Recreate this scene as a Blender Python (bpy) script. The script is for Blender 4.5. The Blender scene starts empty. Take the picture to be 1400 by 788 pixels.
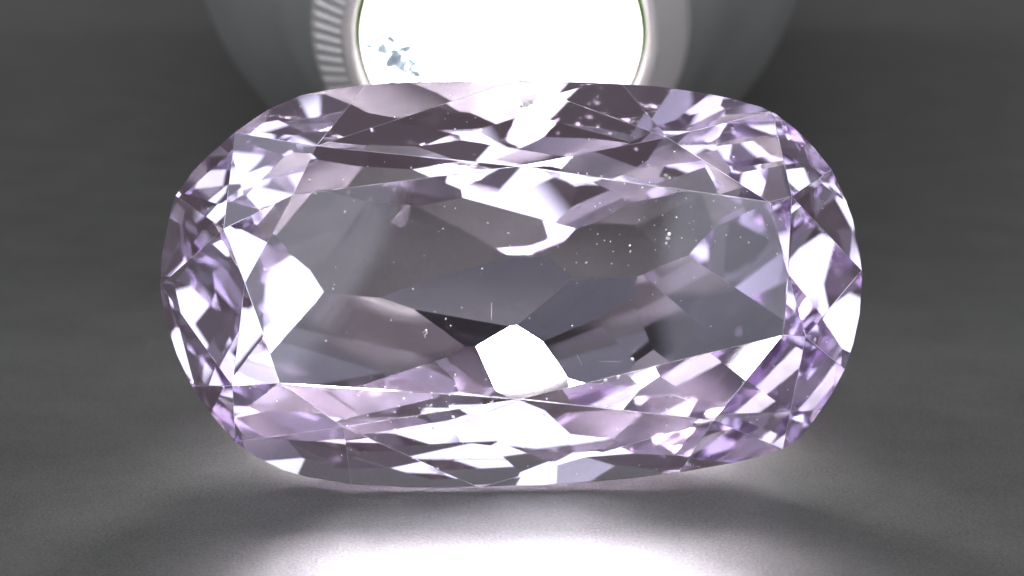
import bpy, math, random
import numpy as np
from mathutils import Vector, Matrix

# ---------------------------------------------------------------- scene basis
# one unit is one centimetre; the gemstone is about 2 cm wide
sc = bpy.context.scene
sc.unit_settings.system = 'METRIC'
sc.unit_settings.scale_length = 0.01
col = sc.collection
PITCH = math.radians(20.0)          # the camera looks down by this much
DIST = 5.67                         # camera to the girdle plane of the stone
UPV = np.array([0.0, math.cos(PITCH), math.sin(PITCH)])
GROUND = -0.54829                       # height of the table top along UPV in the stone's frame

def world(p):
    """stone frame (x right, y along the stone's short axis, z out of its table) -> world, table top at Z = 0"""
    p = np.asarray(p, float)
    return np.array([p[0], p[1] * math.sin(PITCH) - p[2] * math.cos(PITCH), p @ UPV - GROUND])

def wdir(v):
    v = np.asarray(v, float)
    return np.array([v[0], v[1] * math.sin(PITCH) - v[2] * math.cos(PITCH), v @ UPV])

# ---------------------------------------------------------------- camera
cam = bpy.data.cameras.new('camera')
cam.lens = 70.0; cam.sensor_width = 36.0
cam.clip_start = 0.05; cam.clip_end = 400.0
cam.dof.use_dof = True
cam.dof.focus_distance = DIST - 0.12
cam.dof.aperture_fstop = 0.9
camera = bpy.data.objects.new('camera', cam)
camera.location = world((0, 0, DIST))
camera.rotation_euler = (math.pi / 2 - PITCH, 0, 0)
col.objects.link(camera)
sc.camera = camera

# ---------------------------------------------------------------- world and exposure
w = bpy.data.worlds.new('World'); sc.world = w; w.use_nodes = True
bg = w.node_tree.nodes['Background']
wn = w.node_tree.nodes; wl = w.node_tree.links
wt = wn.new('ShaderNodeTexCoord'); wz = wn.new('ShaderNodeSeparateXYZ'); wl.new(wt.outputs['Generated'], wz.inputs[0])
wm = wn.new('ShaderNodeMapRange'); wm.inputs['From Min'].default_value = 0; wm.inputs['From Max'].default_value = 1
wm.inputs['To Min'].default_value = 0.079; wm.inputs['To Max'].default_value = 0.166      # dim room, a little lighter overhead
wl.new(wz.outputs['Z'], wm.inputs['Value']); wl.new(wm.outputs[0], bg.inputs['Strength'])
wc = wn.new('ShaderNodeValToRGB')                       # warm walls, neutral ceiling
wc.color_ramp.elements[0].color = (1.0, .80, .80, 1); wc.color_ramp.elements[1].color = (.97, .97, 1.0, 1); wc.color_ramp.elements[1].position = .75
wl.new(wz.outputs['Z'], wc.inputs['Fac']); wl.new(wc.outputs['Color'], bg.inputs['Color'])
vs = sc.view_settings
vs.view_transform = 'Standard'; vs.look = 'None'; vs.exposure = 0.0; vs.gamma = 1.0
vs.use_curve_mapping = False

# added unseen disc lights, placed to whiten the stone's facets: (azimuth from the camera side, elevation, half angle they span) and their glow
for k, (az, el, half) in enumerate([(0.2614, 0.3416, 0.1653), (-1.5262, 0.9256, 0.3642), (0.042, 0.8279, 0.3583), (-0.3742, 0.4813, 0.288), (1.5927, 0.7257, 0.3286)]):
    al = bpy.data.lights.new('added_light', 'AREA'); al.shape = 'DISK'
    dist = 60.0; al.size = 2 * dist * math.tan(half)
    al.energy = 2.0 * math.pi * math.pi / 4 * al.size ** 2; al.color = (.82, .90, 1.0)
    alo = bpy.data.objects.new('added_light', al)
    alo.location = Vector((math.cos(el) * math.sin(az), -math.cos(el) * math.cos(az), math.sin(el))) * dist
    alo.rotation_euler = (-Vector(alo.location)).to_track_quat('-Z', 'Y').to_euler()
    col.objects.link(alo)

cy = sc.cycles
cy.max_bounces = 32; cy.transmission_bounces = 28; cy.glossy_bounces = 20; cy.diffuse_bounces = 3
cy.transparent_max_bounces = 16
cy.caustics_reflective = True; cy.caustics_refractive = True; cy.blur_glossy = 0.15
cy.sample_clamp_indirect = 250.0
cy.use_denoising = True; cy.denoiser = 'OPENIMAGEDENOISE'

# ---------------------------------------------------------------- helpers
def mat(name):
    m = bpy.data.materials.new(name); m.use_nodes = True
    nt = m.node_tree; b = nt.nodes.get('Principled BSDF')
    return m, nt, b

def mesh_obj(name, verts, faces, material, parent=None, smooth=False):
    me = bpy.data.meshes.new(name)
    me.from_pydata([tuple(v) for v in verts], [], [tuple(f) for f in faces])
    me.materials.append(material)
    if smooth:
        me.polygons.foreach_set('use_smooth', [True] * len(me.polygons))
    me.update()
    o = bpy.data.objects.new(name, me); col.objects.link(o)
    if parent is not None: o.parent = parent
    return o

def empty(name, loc=(0, 0, 0), parent=None):
    o = bpy.data.objects.new(name, None); o.location = loc; col.objects.link(o)
    o.empty_display_size = 0.1
    if parent is not None: o.parent = parent
    return o

def tag(o, label, cat=None, group=None, kind=None):
    o['label'] = label
    if cat: o['category'] = cat
    if group: o['group'] = group
    if kind: o['kind'] = kind

# ---------------------------------------------------------------- materials
m_ground, nt, b = mat('grey_card')
N = nt.nodes; L = nt.links
tc = N.new('ShaderNodeTexCoord')
n1 = N.new('ShaderNodeTexNoise'); n1.inputs['Scale'].default_value = 26; n1.inputs['Detail'].default_value = 8; n1.inputs['Roughness'].default_value = .7
mp = N.new('ShaderNodeMapping'); mp.inputs['Scale'].default_value = (1.6, 2.6, 1); mp.inputs['Rotation'].default_value = (0, 0, .12)
n2 = N.new('ShaderNodeTexNoise'); n2.inputs['Scale'].default_value = 2.2; n2.inputs['Detail'].default_value = 6
n3 = N.new('ShaderNodeTexNoise'); n3.inputs['Scale'].default_value = 120; n3.inputs['Detail'].default_value = 3
L.new(tc.outputs['Object'], n1.inputs['Vector']); L.new(tc.outputs['Object'], mp.inputs['Vector'])
L.new(mp.outputs['Vector'], n2.inputs['Vector']); L.new(tc.outputs['Object'], n3.inputs['Vector'])
mx = N.new('ShaderNodeMix'); mx.data_type = 'FLOAT'; mx.inputs[0].default_value = .5
L.new(n1.outputs['Fac'], mx.inputs[2]); L.new(n2.outputs['Fac'], mx.inputs[3])
mx2 = N.new('ShaderNodeMix'); mx2.data_type = 'FLOAT'; mx2.inputs[0].default_value = .6
L.new(mx.outputs[0], mx2.inputs[2]); L.new(n3.outputs['Fac'], mx2.inputs[3])
cr = N.new('ShaderNodeValToRGB')
cr.color_ramp.elements[0].position = .33; cr.color_ramp.elements[0].color = (.070, .0665, .061, 1)
cr.color_ramp.elements[1].position = .68; cr.color_ramp.elements[1].color = (.165, .157, .144, 1)
L.new(mx2.outputs[0], cr.inputs['Fac']); L.new(cr.outputs['Color'], b.inputs['Base Color'])
b.inputs['Roughness'].default_value = .55
b.inputs['Specular IOR Level'].default_value = .35
bp = N.new('ShaderNodeBump'); bp.inputs['Strength'].default_value = .12; bp.inputs['Distance'].default_value = .02
L.new(mx2.outputs[0], bp.inputs['Height']); L.new(bp.outputs['Normal'], b.inputs['Normal'])

GEM_TINT = (.918, .862, .958)
GEM_TINT_BACK = (.99, .981, .994)
def crystal(N, L, tint=GEM_TINT):
    g = N.new('ShaderNodeBsdfGlass'); g.inputs['IOR'].default_value = 1.66
    g.inputs['Color'].default_value = (*tint, 1); g.inputs['Roughness'].default_value = 0.0
    return g
def gem_material(name, film, tint=GEM_TINT):
    m = bpy.data.materials.new(name); m.use_nodes = True; nt = m.node_tree
    for n in list(nt.nodes): nt.nodes.remove(n)
    N = nt.nodes; L = nt.links
    out = N.new('ShaderNodeOutputMaterial')
    g = crystal(N, L, tint)
    if not film:
        L.new(g.outputs[0], out.inputs['Surface']); return m
    # thin film of dust and hairline scratches: a rough white scatter of small weight
    tc = N.new('ShaderNodeTexCoord')
    mp = N.new('ShaderNodeMapping'); mp.inputs['Rotation'].default_value = (0, 0, math.radians(-52)); mp.inputs['Scale'].default_value = (4, 60, 20)
    L.new(tc.outputs['Object'], mp.inputs['Vector'])
    a = N.new('ShaderNodeTexNoise'); a.inputs['Scale'].default_value = 1.6; a.inputs['Detail'].default_value = 6; a.inputs['Roughness'].default_value = .7
    L.new(mp.outputs['Vector'], a.inputs['Vector'])
    c = N.new('ShaderNodeTexNoise'); c.inputs['Scale'].default_value = 3.0; c.inputs['Detail'].default_value = 4
    L.new(tc.outputs['Object'], c.inputs['Vector'])
    d = N.new('ShaderNodeTexNoise'); d.inputs['Scale'].default_value = 70.0; d.inputs['Detail'].default_value = 3
    L.new(tc.outputs['Object'], d.inputs['Vector'])
    mu = N.new('ShaderNodeMath'); mu.operation = 'MULTIPLY'; L.new(a.outputs['Fac'], mu.inputs[0]); L.new(c.outputs['Fac'], mu.inputs[1])
    mu2 = N.new('ShaderNodeMath'); mu2.operation = 'MULTIPLY'; L.new(mu.outputs[0], mu2.inputs[0]); L.new(d.outputs['Fac'], mu2.inputs[1])
    mr = N.new('ShaderNodeMapRange'); mr.inputs['From Min'].default_value = .09; mr.inputs['From Max'].default_value = .26
    mr.inputs['To Min'].default_value = 0.0; mr.inputs['To Max'].default_value = film
    L.new(mu2.outputs[0], mr.inputs['Value'])
    df = N.new('ShaderNodeBsdfDiffuse'); df.inputs['Color'].default_value = (.8, .8, .8, 1)
    ms = N.new('ShaderNodeMixShader'); L.new(mr.outputs[0], ms.inputs[0]); L.new(g.outputs[0], ms.inputs[1]); L.new(df.outputs[0], ms.inputs[2])
    L.new(ms.outputs[0], out.inputs['Surface'])
    return m
m_gem = gem_material('lilac_crystal', 0.0)
m_back = gem_material('lilac_crystal_pavilion', 0.0, GEM_TINT_BACK)
m_table = gem_material('lilac_crystal_table', .03)
def frosted(name, amount):
    m = bpy.data.materials.new(name); m.use_nodes = True; nt = m.node_tree
    for n in list(nt.nodes): nt.nodes.remove(n)
    out = nt.nodes.new('ShaderNodeOutputMaterial')
    g = crystal(nt.nodes, nt.links)
    tl = nt.nodes.new('ShaderNodeBsdfTranslucent'); tl.inputs['Color'].default_value = (.92, .9, .95, 1)
    df = nt.nodes.new('ShaderNodeBsdfDiffuse'); df.inputs['Color'].default_value = (.85, .84, .87, 1)
    a = nt.nodes.new('ShaderNodeMixShader'); a.inputs[0].default_value = .5
    nt.links.new(df.outputs[0], a.inputs[1]); nt.links.new(tl.outputs[0], a.inputs[2])
    b = nt.nodes.new('ShaderNodeMixShader'); b.inputs[0].default_value = amount
    nt.links.new(g.outputs[0], b.inputs[1]); nt.links.new(a.outputs[0], b.inputs[2]); nt.links.new(b.outputs[0], out.inputs['Surface'])
    return m
m_girdle = frosted('lilac_girdle', .35)
m_wear = frosted('worn_arris', .26)

m_metal, nt, b = mat('grey_anodised_metal')
b.inputs['Base Color'].default_value = (.32, .32, .31, 1); b.inputs['Metallic'].default_value = .2; b.inputs['Roughness'].default_value = .45
tn = nt.nodes.new('ShaderNodeTexNoise'); tn.inputs['Scale'].default_value = 5; tn.inputs['Detail'].default_value = 8
r2 = nt.nodes.new('ShaderNodeValToRGB'); r2.color_ramp.elements[0].color = (.27, .268, .255, 1); r2.color_ramp.elements[1].color = (.46, .455, .435, 1)
nt.links.new(tn.outputs['Fac'], r2.inputs['Fac']); nt.links.new(r2.outputs['Color'], b.inputs['Base Color'])
m_black, nt, b = mat('matte_black'); b.inputs['Base Color'].default_value = (.010, .010, .010, 1); b.inputs['Roughness'].default_value = .8; b.inputs['Specular IOR Level'].default_value = .08
m_ring, nt, b = mat('pale_bezel_metal')
b.inputs['Base Color'].default_value = (.66, .62, .60, 1); b.inputs['Metallic'].default_value = .35; b.inputs['Roughness'].default_value = .42
m_seal, nt, b = mat('green_gasket'); b.inputs['Base Color'].default_value = (.10, .20, .03, 1); b.inputs['Roughness'].default_value = .4
m_lens, nt, b = mat('lit_lens')
b.inputs['Base Color'].default_value = (.9, .9, .9, 1)
b.inputs['Emission Color'].default_value = (1.0, 1.0, .97, 1); b.inputs['Emission Strength'].default_value = 4.0
m_speck, nt, b = mat('pale_dust'); b.inputs['Base Color'].default_value = (.85, .84, .8, 1); b.inputs['Roughness'].default_value = .8
m_mottle, nt, b = mat('grey_blue_mottle'); b.inputs['Base Color'].default_value = (.45, .55, .62, 1); b.inputs['Roughness'].default_value = .6; b.inputs['Alpha'].default_value = .95

# ---------------------------------------------------------------- the surface it stands on
ground = mesh_obj('ground', [(-60, -40, 0), (60, -40, 0), (60, 80, 0), (-60, 80, 0)], [(0, 1, 2, 3)], m_ground)
tag(ground, 'grey matte table surface under the stone', kind='structure')

# ---------------------------------------------------------------- the gemstone
# facet planes (nx, ny, nz, d) in the stone's frame; the solid is where n . p <= d for all of them
NAMES = ['table_facet', 'kite_facet', 'kite_facet', 'kite_facet', 'kite_facet', 'kite_facet', 'kite_facet', 'kite_facet', 'kite_facet', 'star_facet', 'star_facet', 'star_facet', 'star_facet', 'star_facet', 'star_facet', 'star_facet', 'star_facet', 'upper_girdle_facet', 'upper_girdle_facet', 'upper_girdle_facet', 'upper_girdle_facet', 'upper_girdle_facet', 'upper_girdle_facet', 'upper_girdle_facet', 'upper_girdle_facet', 'upper_girdle_facet', 'upper_girdle_facet', 'upper_girdle_facet', 'upper_girdle_facet', 'upper_girdle_facet', 'upper_girdle_facet', 'upper_girdle_facet', 'upper_girdle_facet']
CROWN = np.array([
    [0.00000, 0.00000, 1.00000, 0.20000],
    [-0.01469, 0.61691, 0.78690, 0.36358],
    [0.20796, 0.56748, 0.79670, 0.44024],
    [0.64217, 0.06374, 0.76391, 0.64254],
    [0.32823, -0.47126, 0.81864, 0.46890],
    [0.02224, -0.61019, 0.79194, 0.34488],
    [-0.24701, -0.62834, 0.73768, 0.46931],
    [-0.59871, -0.06557, 0.79828, 0.59803],
    [-0.37150, 0.48258, 0.79316, 0.50558],
    [0.05323, 0.37410, 0.92586, 0.31114],
    [0.38145, 0.10246, 0.91869, 0.47727],
    [0.40408, -0.03361, 0.91411, 0.48801],
    [0.07555, -0.31040, 0.94760, 0.28581],
    [-0.02565, -0.39351, 0.91896, 0.30318],
    [-0.35681, -0.12562, 0.92569, 0.44514],
    [-0.23619, 0.12967, 0.96301, 0.36780],
    [-0.05084, 0.39950, 0.91532, 0.31598],
    [0.01797, 0.66486, 0.74676, 0.39197],
    [0.12622, 0.70275, 0.70015, 0.44782],
    [0.51766, 0.52413, 0.67625, 0.64803],
    [0.70757, 0.21022, 0.67465, 0.71497],
    [0.73807, -0.12575, 0.66290, 0.72854],
    [0.56256, -0.43869, 0.70077, 0.63456],
    [0.15831, -0.69259, 0.70375, 0.43936],
    [0.05113, -0.66958, 0.74098, 0.37594],
    [-0.01885, -0.65985, 0.75116, 0.37697],
    [-0.23758, -0.64721, 0.72435, 0.47014],
    [-0.62179, -0.49088, 0.61026, 0.70426],
    [-0.70567, -0.21477, 0.67521, 0.70372],
    [-0.67695, 0.11098, 0.72761, 0.67772],
    [-0.48156, 0.45916, 0.74650, 0.58189],
    [-0.24242, 0.71835, 0.65208, 0.50806],
    [-0.04138, 0.66289, 0.74757, 0.39057]])
GIRDLE = np.array([
    [-0.99980, 0.02000, 0.00000, 1.00140],
    [-0.98058, 0.19612, 0.00000, 0.99833],
    [-0.95448, 0.29827, 0.00000, 0.99278],
    [-0.83205, 0.55470, 0.00000, 0.94277],
    [-0.73106, 0.68232, 0.00000, 0.89290],
    [-0.61564, 0.78802, 0.00000, 0.83596],
    [-0.65618, 0.75461, 0.00000, 0.85297],
    [-0.51450, 0.85749, 0.00000, 0.79836],
    [-0.37139, 0.92848, 0.00000, 0.73874],
    [-0.19612, 0.98058, 0.00000, 0.66174],
    [-0.11588, 0.99326, 0.00000, 0.62547],
    [-0.04994, 0.99875, 0.00000, 0.60119],
    [-0.01428, 0.99990, 0.00000, 0.59147],
    [-0.01389, 0.99990, 0.00000, 0.59142],
    [0.02563, 0.99967, 0.00000, 0.59144],
    [0.04282, 0.99908, 0.00000, 0.59396],
    [0.05989, 0.99820, 0.00000, 0.59879],
    [0.13216, 0.99123, 0.00000, 0.62488],
    [0.19612, 0.98058, 0.00000, 0.65357],
    [0.28735, 0.95783, 0.00000, 0.69826],
    [0.44721, 0.89443, 0.00000, 0.77872],
    [0.60000, 0.80000, 0.00000, 0.84731],
    [0.70711, 0.70711, 0.00000, 0.89252],
    [0.79669, 0.60439, 0.00000, 0.92909],
    [0.88379, 0.46789, 0.00000, 0.96231],
    [0.93405, 0.35714, 0.00000, 0.98042],
    [0.98456, 0.17503, 0.00000, 0.99400],
    [0.99635, 0.08540, 0.00000, 0.99653],
    [0.99920, -0.03997, 0.00000, 0.99573],
    [0.97561, -0.21951, 0.00000, 0.98575],
    [0.93743, -0.34819, 0.00000, 0.96890],
    [0.89951, -0.43690, 0.00000, 0.95347],
    [0.83571, -0.54918, 0.00000, 0.92941],
    [0.76570, -0.64319, 0.00000, 0.90435],
    [0.50387, -0.86378, 0.00000, 0.78412],
    [0.34425, -0.93888, 0.00000, 0.69552],
    [0.21951, -0.97561, 0.00000, 0.62486],
    [0.16896, -0.98562, 0.00000, 0.59828],
    [0.12752, -0.99184, 0.00000, 0.58168],
    [0.07479, -0.99720, 0.00000, 0.56703],
    [0.06238, -0.99805, 0.00000, 0.56543],
    [0.02499, -0.99969, 0.00000, 0.56636],
    [-0.01666, -0.99986, 0.00000, 0.57340],
    [-0.06238, -0.99805, 0.00000, 0.58570],
    [-0.13216, -0.99123, 0.00000, 0.61387],
    [-0.27472, -0.96152, 0.00000, 0.68092],
    [-0.45735, -0.88929, 0.00000, 0.76313],
    [-0.60843, -0.79361, 0.00000, 0.82704],
    [-0.73994, -0.67267, 0.00000, 0.87848],
    [-0.83205, -0.55470, 0.00000, 0.91389],
    [-0.89025, -0.45548, 0.00000, 0.93929],
    [-0.95103, -0.30909, 0.00000, 0.96978],
    [-0.98456, -0.17503, 0.00000, 0.98858]])
PAVILION = np.array([
    [-0.33346, 0.59229, -0.73348, 0.61076],
    [-0.74446, -0.09905, -0.66027, 0.78685],
    [0.02544, 0.70842, -0.70533, 0.49518],
    [0.45823, 0.71497, -0.52806, 0.73767],
    [-0.03217, 0.75920, -0.65006, 0.49543],
    [-0.08018, 0.04037, -0.99596, 0.55972],
    [-0.62883, 0.47004, -0.61938, 0.76812],
    [0.28556, 0.38926, -0.87575, 0.59217],
    [-0.79265, 0.24086, -0.56009, 0.85696],
    [-0.47573, -0.52602, -0.70497, 0.70088],
    [0.42400, -0.45400, -0.78365, 0.59496],
    [0.61436, 0.53478, -0.58014, 0.79322],
    [0.20560, 0.06323, -0.97659, 0.68331],
    [-0.70313, 0.01869, -0.71081, 0.77977],
    [-0.19293, 0.32355, -0.92634, 0.55878],
    [0.48132, 0.58168, -0.65573, 0.71165],
    [-0.58924, 0.18613, -0.78623, 0.72653],
    [0.37851, -0.49792, -0.78026, 0.57265],
    [0.57803, -0.26938, -0.77027, 0.67081],
    [-0.12557, -0.64339, -0.75517, 0.52087],
    [-0.09184, 0.69565, -0.71249, 0.51208],
    [0.02356, -0.60598, -0.79513, 0.51965],
    [0.49498, 0.36043, -0.79062, 0.67557],
    [0.68604, -0.23242, -0.68944, 0.77197],
    [-0.16228, -0.64784, -0.74430, 0.52359],
    [-0.13724, -0.85377, -0.50224, 0.58379],
    [0.06895, -0.92233, -0.38021, 0.56530],
    [0.03411, 0.75877, -0.65047, 0.50046],
    [-0.18119, 0.68657, -0.70413, 0.54308],
    [-0.30913, 0.45313, -0.83613, 0.59316],
    [0.18470, 0.71828, -0.67079, 0.56458],
    [0.33344, -0.48516, -0.80835, 0.55425],
    [-0.05345, 0.53325, -0.84427, 0.52144],
    [-0.67770, -0.06570, -0.73240, 0.73746],
    [-0.15138, -0.82157, -0.54964, 0.56997],
    [-0.17986, -0.64413, -0.74347, 0.55027],
    [-0.55674, -0.62003, -0.55281, 0.76458],
    [0.48325, -0.30952, -0.81894, 0.60156],
    [-0.38810, -0.66319, -0.63997, 0.66968],
    [-0.76360, -0.27561, -0.58392, 0.84387],
    [0.05586, 0.74205, -0.66802, 0.49847],
    [0.07698, -0.93950, -0.33379, 0.56051],
    [0.21015, 0.91494, -0.34455, 0.64808],
    [0.18843, -0.72224, -0.66548, 0.53999],
    [0.24588, -0.43639, -0.86551, 0.71891],
    [0.47152, 0.05752, -0.87998, 0.67323],
    [-0.10808, 0.76474, -0.63520, 0.53643],
    [0.24420, -0.34240, -0.90726, 0.55676],
    [0.25488, 0.77631, -0.57652, 0.62857],
    [0.20944, -0.90874, -0.36102, 0.60940],
    [0.64831, -0.01046, -0.76131, 0.68907],
    [0.22252, -0.58014, -0.78354, 0.54077],
    [0.13930, 0.64698, -0.74968, 0.56862],
    [-0.47453, 0.62903, -0.61574, 0.70272],
    [0.02868, -0.34077, -0.93971, 0.58712],
    [-0.23990, 0.74912, -0.61747, 0.61457],
    [0.28506, -0.45620, -0.84299, 0.54450],
    [-0.66516, -0.34874, -0.66027, 0.78756],
    [0.00374, -0.73517, -0.67787, 0.52658],
    [-0.06006, -0.68680, -0.72436, 0.51757],
    [0.72293, 0.17511, -0.66837, 0.83883],
    [-0.73732, 0.10013, -0.66808, 0.78604],
    [0.26655, 0.33451, -0.90391, 0.59067],
    [-0.60623, 0.37821, -0.69960, 0.73737],
    [0.45190, 0.58112, -0.67682, 0.69125],
    [-0.23731, 0.65992, -0.71288, 0.57529],
    [0.42318, -0.82889, -0.36587, 0.73204],
    [0.66018, 0.35806, -0.66027, 0.77425],
    [-0.17283, 0.36196, -0.91603, 0.54583],
    [-0.40114, 0.51435, -0.75798, 0.63688],
    [0.44871, 0.43771, -0.77915, 0.65886],
    [-0.15056, -0.39157, -0.90775, 0.55976],
    [-0.21967, 0.34224, -0.91357, 0.63094],
    [-0.48506, -0.27384, -0.83050, 0.68085],
    [-0.57875, -0.56368, -0.58933, 0.77104],
    [0.52811, 0.55298, -0.64444, 0.75435],
    [0.21420, 0.32861, -0.91985, 0.57521],
    [-0.14119, -0.26157, -0.95480, 0.58334],
    [-0.27441, 0.72556, -0.63108, 0.61423],
    [-0.24705, -0.50848, -0.82487, 0.55041],
    [-0.37659, -0.82624, -0.41893, 0.70257],
    [0.42576, -0.37679, -0.82266, 0.57860],
    [-0.48707, -0.14814, -0.86071, 0.70204],
    [-0.13241, -0.70929, -0.69237, 0.51660],
    [0.12664, 0.69857, -0.70424, 0.52787],
    [-0.31572, -0.48210, -0.81725, 0.60293],
    [-0.17553, -0.69284, -0.69940, 0.53189],
    [0.20628, 0.51488, -0.83208, 0.56539],
    [0.30282, -0.44128, -0.84473, 0.54840],
    [-0.31051, 0.63339, -0.70881, 0.61016],
    [-0.23715, 0.62712, -0.74194, 0.57492],
    [0.31151, 0.62833, -0.71285, 0.61214]])
planes = np.vstack([CROWN, GIRDLE, PAVILION])
kinds = NAMES + ['girdle'] * len(GIRDLE) + ['pavilion_facet'] * len(PAVILION)

def facets(pl, tol=1e-7):
    out = []
    for i in range(len(pl)):
        n, d = pl[i, :3], pl[i, 3]
        u = np.cross(n, [0, 0, 1] if abs(n[2]) < .9 else [1, 0, 0]); u /= np.linalg.norm(u); v = np.cross(n, u)
        poly = [n * d + 5 * (a * u + c * v) for a, c in ((-1, -1), (1, -1), (1, 1), (-1, 1))]
        for j in range(len(pl)):
            if j == i or not poly: continue
            ds = [pl[j, :3] @ p - pl[j, 3] for p in poly]; new = []
            for k in range(len(poly)):
                a, c = poly[k], poly[(k + 1) % len(poly)]; da, dc = ds[k], ds[(k + 1) % len(poly)]
                if da <= tol: new.append(a)
                if (da <= tol) != (dc <= tol): new.append(a + (c - a) * (da / (da - dc)))
            poly = new
        out.append(poly if len(poly) >= 3 else None)
    return out

polys = facets(planes)
# the crown's arrises are a little worn: a hair-wide flat along each edge between two crown facets
rnd = random.Random(4)
wear = []
nc = len(CROWN)
for i in range(nc):
    for j in range(i + 1, nc):
        if polys[i] is None or polys[j] is None: continue
        shared = [p for p in polys[i] if any(np.abs(p - q).sum() < 4e-4 for q in polys[j])]
        if len(shared) < 2: continue
        n = planes[i, :3] + planes[j, :3]; n /= np.linalg.norm(n)
        half = math.acos(min(1.0, n @ planes[i, :3]))
        if half < 0.01: continue
        wdt = rnd.uniform(.0005, .0022) * (1.9 if i == 0 else 1.0)
        wear.append(np.r_[n, n @ (shared[0] + shared[1]) / 2 - wdt / 2 * math.tan(half)])
planes = np.vstack([planes, np.array(wear)])
kinds = kinds + ['worn_edge'] * len(wear)
polys = facets(planes)
# weld the corners so that neighbouring facets share exactly the same points
corner = []
def weld(p):
    for q in corner:
        if abs(q[0] - p[0]) + abs(q[1] - p[1]) + abs(q[2] - p[2]) < 5e-5: return q
    corner.append(p); return p
base_w = world(np.array([-0.10414, -0.57070, 0.00000]))
stone = empty('gemstone', base_w)
tag(stone, 'pale lilac faceted cushion-cut gemstone standing on its edge', 'gemstone')
girdle_v, girdle_f = [], []
wear_v, wear_f = [], []
pav = empty('pavilion', (0, 0, 0), stone)
for k, (kind, poly) in enumerate(zip(kinds, polys)):
    if poly is None: continue
    q = []
    for p in poly:
        p = weld(p)
        if not any(p is r for r in q): q.append(p)
    if len(q) < 3: continue
    vs_ = [world(p) - base_w for p in q]
    if kind == 'girdle':
        s = len(girdle_v); girdle_v += vs_; girdle_f.append(list(range(s, s + len(vs_)))); continue
    if kind == 'worn_edge':
        s = len(wear_v); wear_v += vs_; wear_f.append(list(range(s, s + len(vs_)))); continue
    if kind == 'table_facet': mesh_obj(kind, vs_, [range(len(vs_))], m_table, stone)
    elif kind == 'pavilion_facet': mesh_obj(kind, vs_, [range(len(vs_))], m_back, pav)
    else: mesh_obj(kind, vs_, [range(len(vs_))], m_gem, stone)
mesh_obj('girdle', girdle_v, girdle_f, m_girdle, stone)
we = mesh_obj('worn_edges', wear_v, wear_f, m_wear, stone); we['kind'] = 'stuff'

# ---------------------------------------------------------------- the flashlight behind it
LC = np.array([-0.03758, 0.86183, -1.15000]); LR = 0.48853; LN = np.array([0.00466, -0.53302, 0.84609])
axis = Vector(wdir(LN)).normalized()
origin = Vector(world(LC))
R2 = 1.17923; DZ = 0.888
torch = empty('flashlight', (0, 0, 0))
tag(torch, 'grey metal flashlight with its white lens lit behind the stone', 'flashlight')
side = Vector((1, 0, 0)); upx = axis.cross(side).normalized(); side = upx.cross(axis).normalized()
def ring_pt(r, s, a): return origin + axis * s + side * (r * math.cos(a)) + upx * (r * math.sin(a))
def lathe(name, prof, material, parent, n=128, smooth=True, tooth=None):
    v, fcs = [], []
    for (r, s) in prof:
        for i in range(n):
            a = 2 * math.pi * i / n
            dr, ds = tooth(i, r, s) if tooth else (0, 0)
            v.append(ring_pt(max(r + dr, 0.0005), s + ds, a))
    for j in range(len(prof) - 1):
        for i in range(n):
            fcs.append((j * n + i, j * n + (i + 1) % n, (j + 1) * n + (i + 1) % n, (j + 1) * n + i))
    return mesh_obj(name, v, fcs, material, parent, smooth)
lens = lathe('lens', [(0.0, .045), (LR * .3, .042), (LR * .6, .03), (LR * .85, .012), (LR * .985, 0.0)], m_lens, torch)
# the light that the reflector throws through the lens: a narrow hot spot and a wider spill round it
for strength, spread, gain, lift in ((230.0, 40.0, 23.2, .050), (75.0, 80.0, 5.8, .056)):
    bl = bpy.data.lights.new('flashlight_beam', 'AREA'); bl.shape = 'DISK'; bl.size = 2 * LR * .96; bl.spread = math.radians(spread)
    bl.energy = strength / gain * math.pi * math.pi / 4 * bl.size ** 2; bl.color = (.97, .98, 1.0)
    blo = bpy.data.objects.new('flashlight_beam', bl); blo.location = origin + axis * lift
    blo.rotation_euler = axis.to_track_quat('-Z', 'Y').to_euler(); col.objects.link(blo); blo.parent = torch
for a0, a1 in ((-8, 62), (118, 186)):          # two slips of green gasket show at the sides of the lens
    gv, gf = [], []
    for i in range(25):
        a = math.radians(a0 + (a1 - a0) * i / 24); k = math.sin(math.pi * i / 24) ** .5 * .022 + .002
        gv += [ring_pt(LR * (1.0 - k), .010, a), ring_pt(LR * 1.0, .022, a), ring_pt(LR * (1.0 + k), .014, a)]
    for i in range(24):
        for j in range(2): gf.append((3 * i + j, 3 * i + j + 1, 3 * i + 4 + j, 3 * i + 3 + j))
    mesh_obj('gasket', gv, gf, m_seal, torch, True)
bz = lathe('bezel', [(LR * 1.015, -.03), (LR * 1.02, .03), (LR * 1.06, .045), (LR * 1.10, .04)], m_ring, torch)
NT = 96
def tooth(i, r, s):
    k = i % 4
    a = 360.0 * i / (NT * 4)
    depth = .012 * max(0.0, min(1.0, (75 - abs(a - 175)) / 30.0))       # the ribs flatten out on the right
    return (0, -depth) if (k in (0, 3) and LR * 1.12 < r < LR * 1.33) else (0, 0)
kn = lathe('knurled_ring', [(LR * 1.10, .04), (LR * 1.13, .03), (LR * 1.30, -.02), (LR * 1.34, -.05), (LR * 1.34, -.16)], m_ring, torch, n=NT * 4, smooth=False, tooth=tooth)
head = lathe('head', [(LR * 1.32, -.12), (LR * 1.45, -.20), (R2 * .72, -DZ * .55), (R2 * .88, -DZ * .78), (R2 * .975, -DZ * .95), (R2, -DZ), (R2 + .01, -DZ - .1), (R2 - .04, -DZ - .16), (R2 - .03, -DZ - .3)], m_metal, torch)
TL = math.tan(math.asin(max(0.0, -axis.z)))
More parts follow.
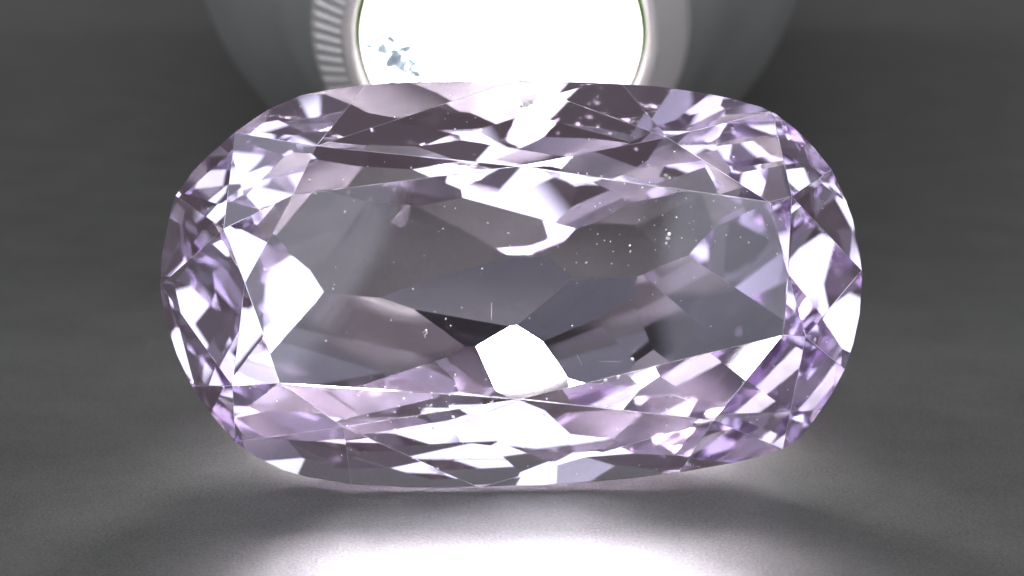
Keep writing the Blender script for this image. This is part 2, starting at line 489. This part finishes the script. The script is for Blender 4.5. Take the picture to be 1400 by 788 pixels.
body = lathe('body', [(R2 - .03, -DZ - .25), (R2 + TL * .3 - .02, -DZ - .32), (R2 + TL * 1.0 - .01, -DZ - 1.0), (R2 + TL * 3.2 - .02, -DZ - 3.2), (R2 + TL * 3.2 - .2, -DZ - 3.4), (.01, -DZ - 3.45)], m_black, torch)  # near-black matte body, flaring wider than the head
# grey-blue flecks set over the lens to mottle it
rnd = random.Random(12)
fv, ff = [], []
for k in range(150):
    if k < 90: a = math.radians(rnd.gauss(191, 8)); r = LR * rnd.gauss(.76, .08)      # a mottled patch low on the left
    else: a = math.radians(rnd.uniform(150, 260)); r = LR * rnd.uniform(.3, .93)
    if r > LR * .94: continue
    c = ring_pt(r, .045 - .045 * (r / LR) ** 2 + .006, a); sz = LR * rnd.uniform(.006, .045 if k < 60 else .016)
    s = len(fv); m = rnd.randint(5, 8)
    for i in range(m):
        t = 2 * math.pi * i / m; q = sz * rnd.uniform(.4, 1.3)
        fv.append(c + side * (q * math.cos(t)) + upx * (q * math.sin(t)))
    fv.append(c + axis * sz * .3)
    ff += [(s + i, s + (i + 1) % m, s + m) for i in range(m)]
sm = mesh_obj('lens_mottle', fv, ff, m_mottle, torch); sm['kind'] = 'stuff'

# ---------------------------------------------------------------- dust and lint lying on the stone's crown
KPX = 36.0 / 70.0 / 1400.0
def on_crown(px, py):
    d = np.array([(px - 700) * KPX, (394 - py) * KPX, -1.0]); o = np.array([0, 0, DIST])
    t = max((c[3] - c[:3] @ o) / (c[:3] @ d) for c in CROWN if c[:3] @ d < 0)
    k = max(range(nc), key=lambda i: (CROWN[i, 3] - CROWN[i, :3] @ o) / (CROWN[i, :3] @ d) if CROWN[i, :3] @ d < 0 else -9)
    return o + d * t, CROWN[k, :3]
rnd = random.Random(31)
dv, dfc = [], []
def speck(px, py, size):
    p, n = on_crown(px, py)
    u = np.cross(n, [0, 1, .3]); u /= np.linalg.norm(u); v = np.cross(n, u)
    m = rnd.randint(5, 7); s = len(dv); rot = rnd.uniform(0, 6.28); el = rnd.uniform(.6, 1.0)
    for lvl, (rr, hh) in enumerate(((1.0, .05), (.75, .5))):
        for i in range(m):
            a = 2 * math.pi * i / m; q = size * rr * rnd.uniform(.75, 1.2); x, y = q * math.cos(a), q * el * math.sin(a)
            dv.append(world(p + u * (x * math.cos(rot) - y * math.sin(rot)) + v * (x * math.sin(rot) + y * math.cos(rot)) + n * size * hh))
    dv.append(world(p + n * size * .75))
    dfc.extend((s + i, s + (i + 1) % m, s + m + (i + 1) % m, s + m + i) for i in range(m))
    dfc.extend((s + m + i, s + m + (i + 1) % m, s + 2 * m) for i in range(m))
def fibre(pts, size):
    for (x0, y0), (x1, y1) in zip(pts[:-1], pts[1:]):
        n = max(2, int(math.hypot(x1 - x0, y1 - y0) / 1.6))
        for i in range(n): speck(x0 + (x1 - x0) * i / n, y0 + (y1 - y0) * i / n, size)
for _ in range(150):
    x, y = rnd.uniform(250, 1150), rnd.uniform(130, 650)
    if (abs(x - 700) / 455) ** 2.6 + (abs(y - 392) / 265) ** 2.6 > 1: continue
    speck(x, y, abs(rnd.gauss(.0008, .0011)) + .0009)
for _ in range(55):                                     # heavier dust to the right of the middle and along the lower edge
    x, y = rnd.gauss(880, 70), rnd.gauss(320, 50); speck(x, y, rnd.uniform(.001, .0028))
for _ in range(40):
    x, y = rnd.gauss(600, 60), rnd.gauss(560, 22); speck(x, y, rnd.uniform(.0015, .004))
for (x, y, s) in ((910, 240, .006), (916, 243, .004), (913, 326, .007), (915, 320, .006), (911, 333, .004), (861, 336, .003), (862, 344, .0035),
                  (620, 570, .006), (828, 521, .006), (845, 516, .006), (873, 513, .005), (1067, 300, .005), (719, 143, .010),
                  (727, 140, .008), (713, 146, .006), (431, 265, .005), (423, 246, .005), (411, 146, .004), (1003, 215, .004)):
    speck(x, y, s)
fibre([(578, 455), (583, 453), (584, 456), (580, 459), (583, 463)], .0016)
fibre([(916, 543), (922, 541), (930, 543), (940, 547), (944, 546)], .0018)

fibre([(672, 415), (672, 438)], .0014)
fibre([(789, 486), (796, 500)], .0013)
fibre([(820, 494), (850, 495)], .0009)

dust = mesh_obj('dust', dv, dfc, m_speck)
tag(dust, 'fine pale dust specks and lint on the front of the lilac stone', 'dust', kind='stuff')
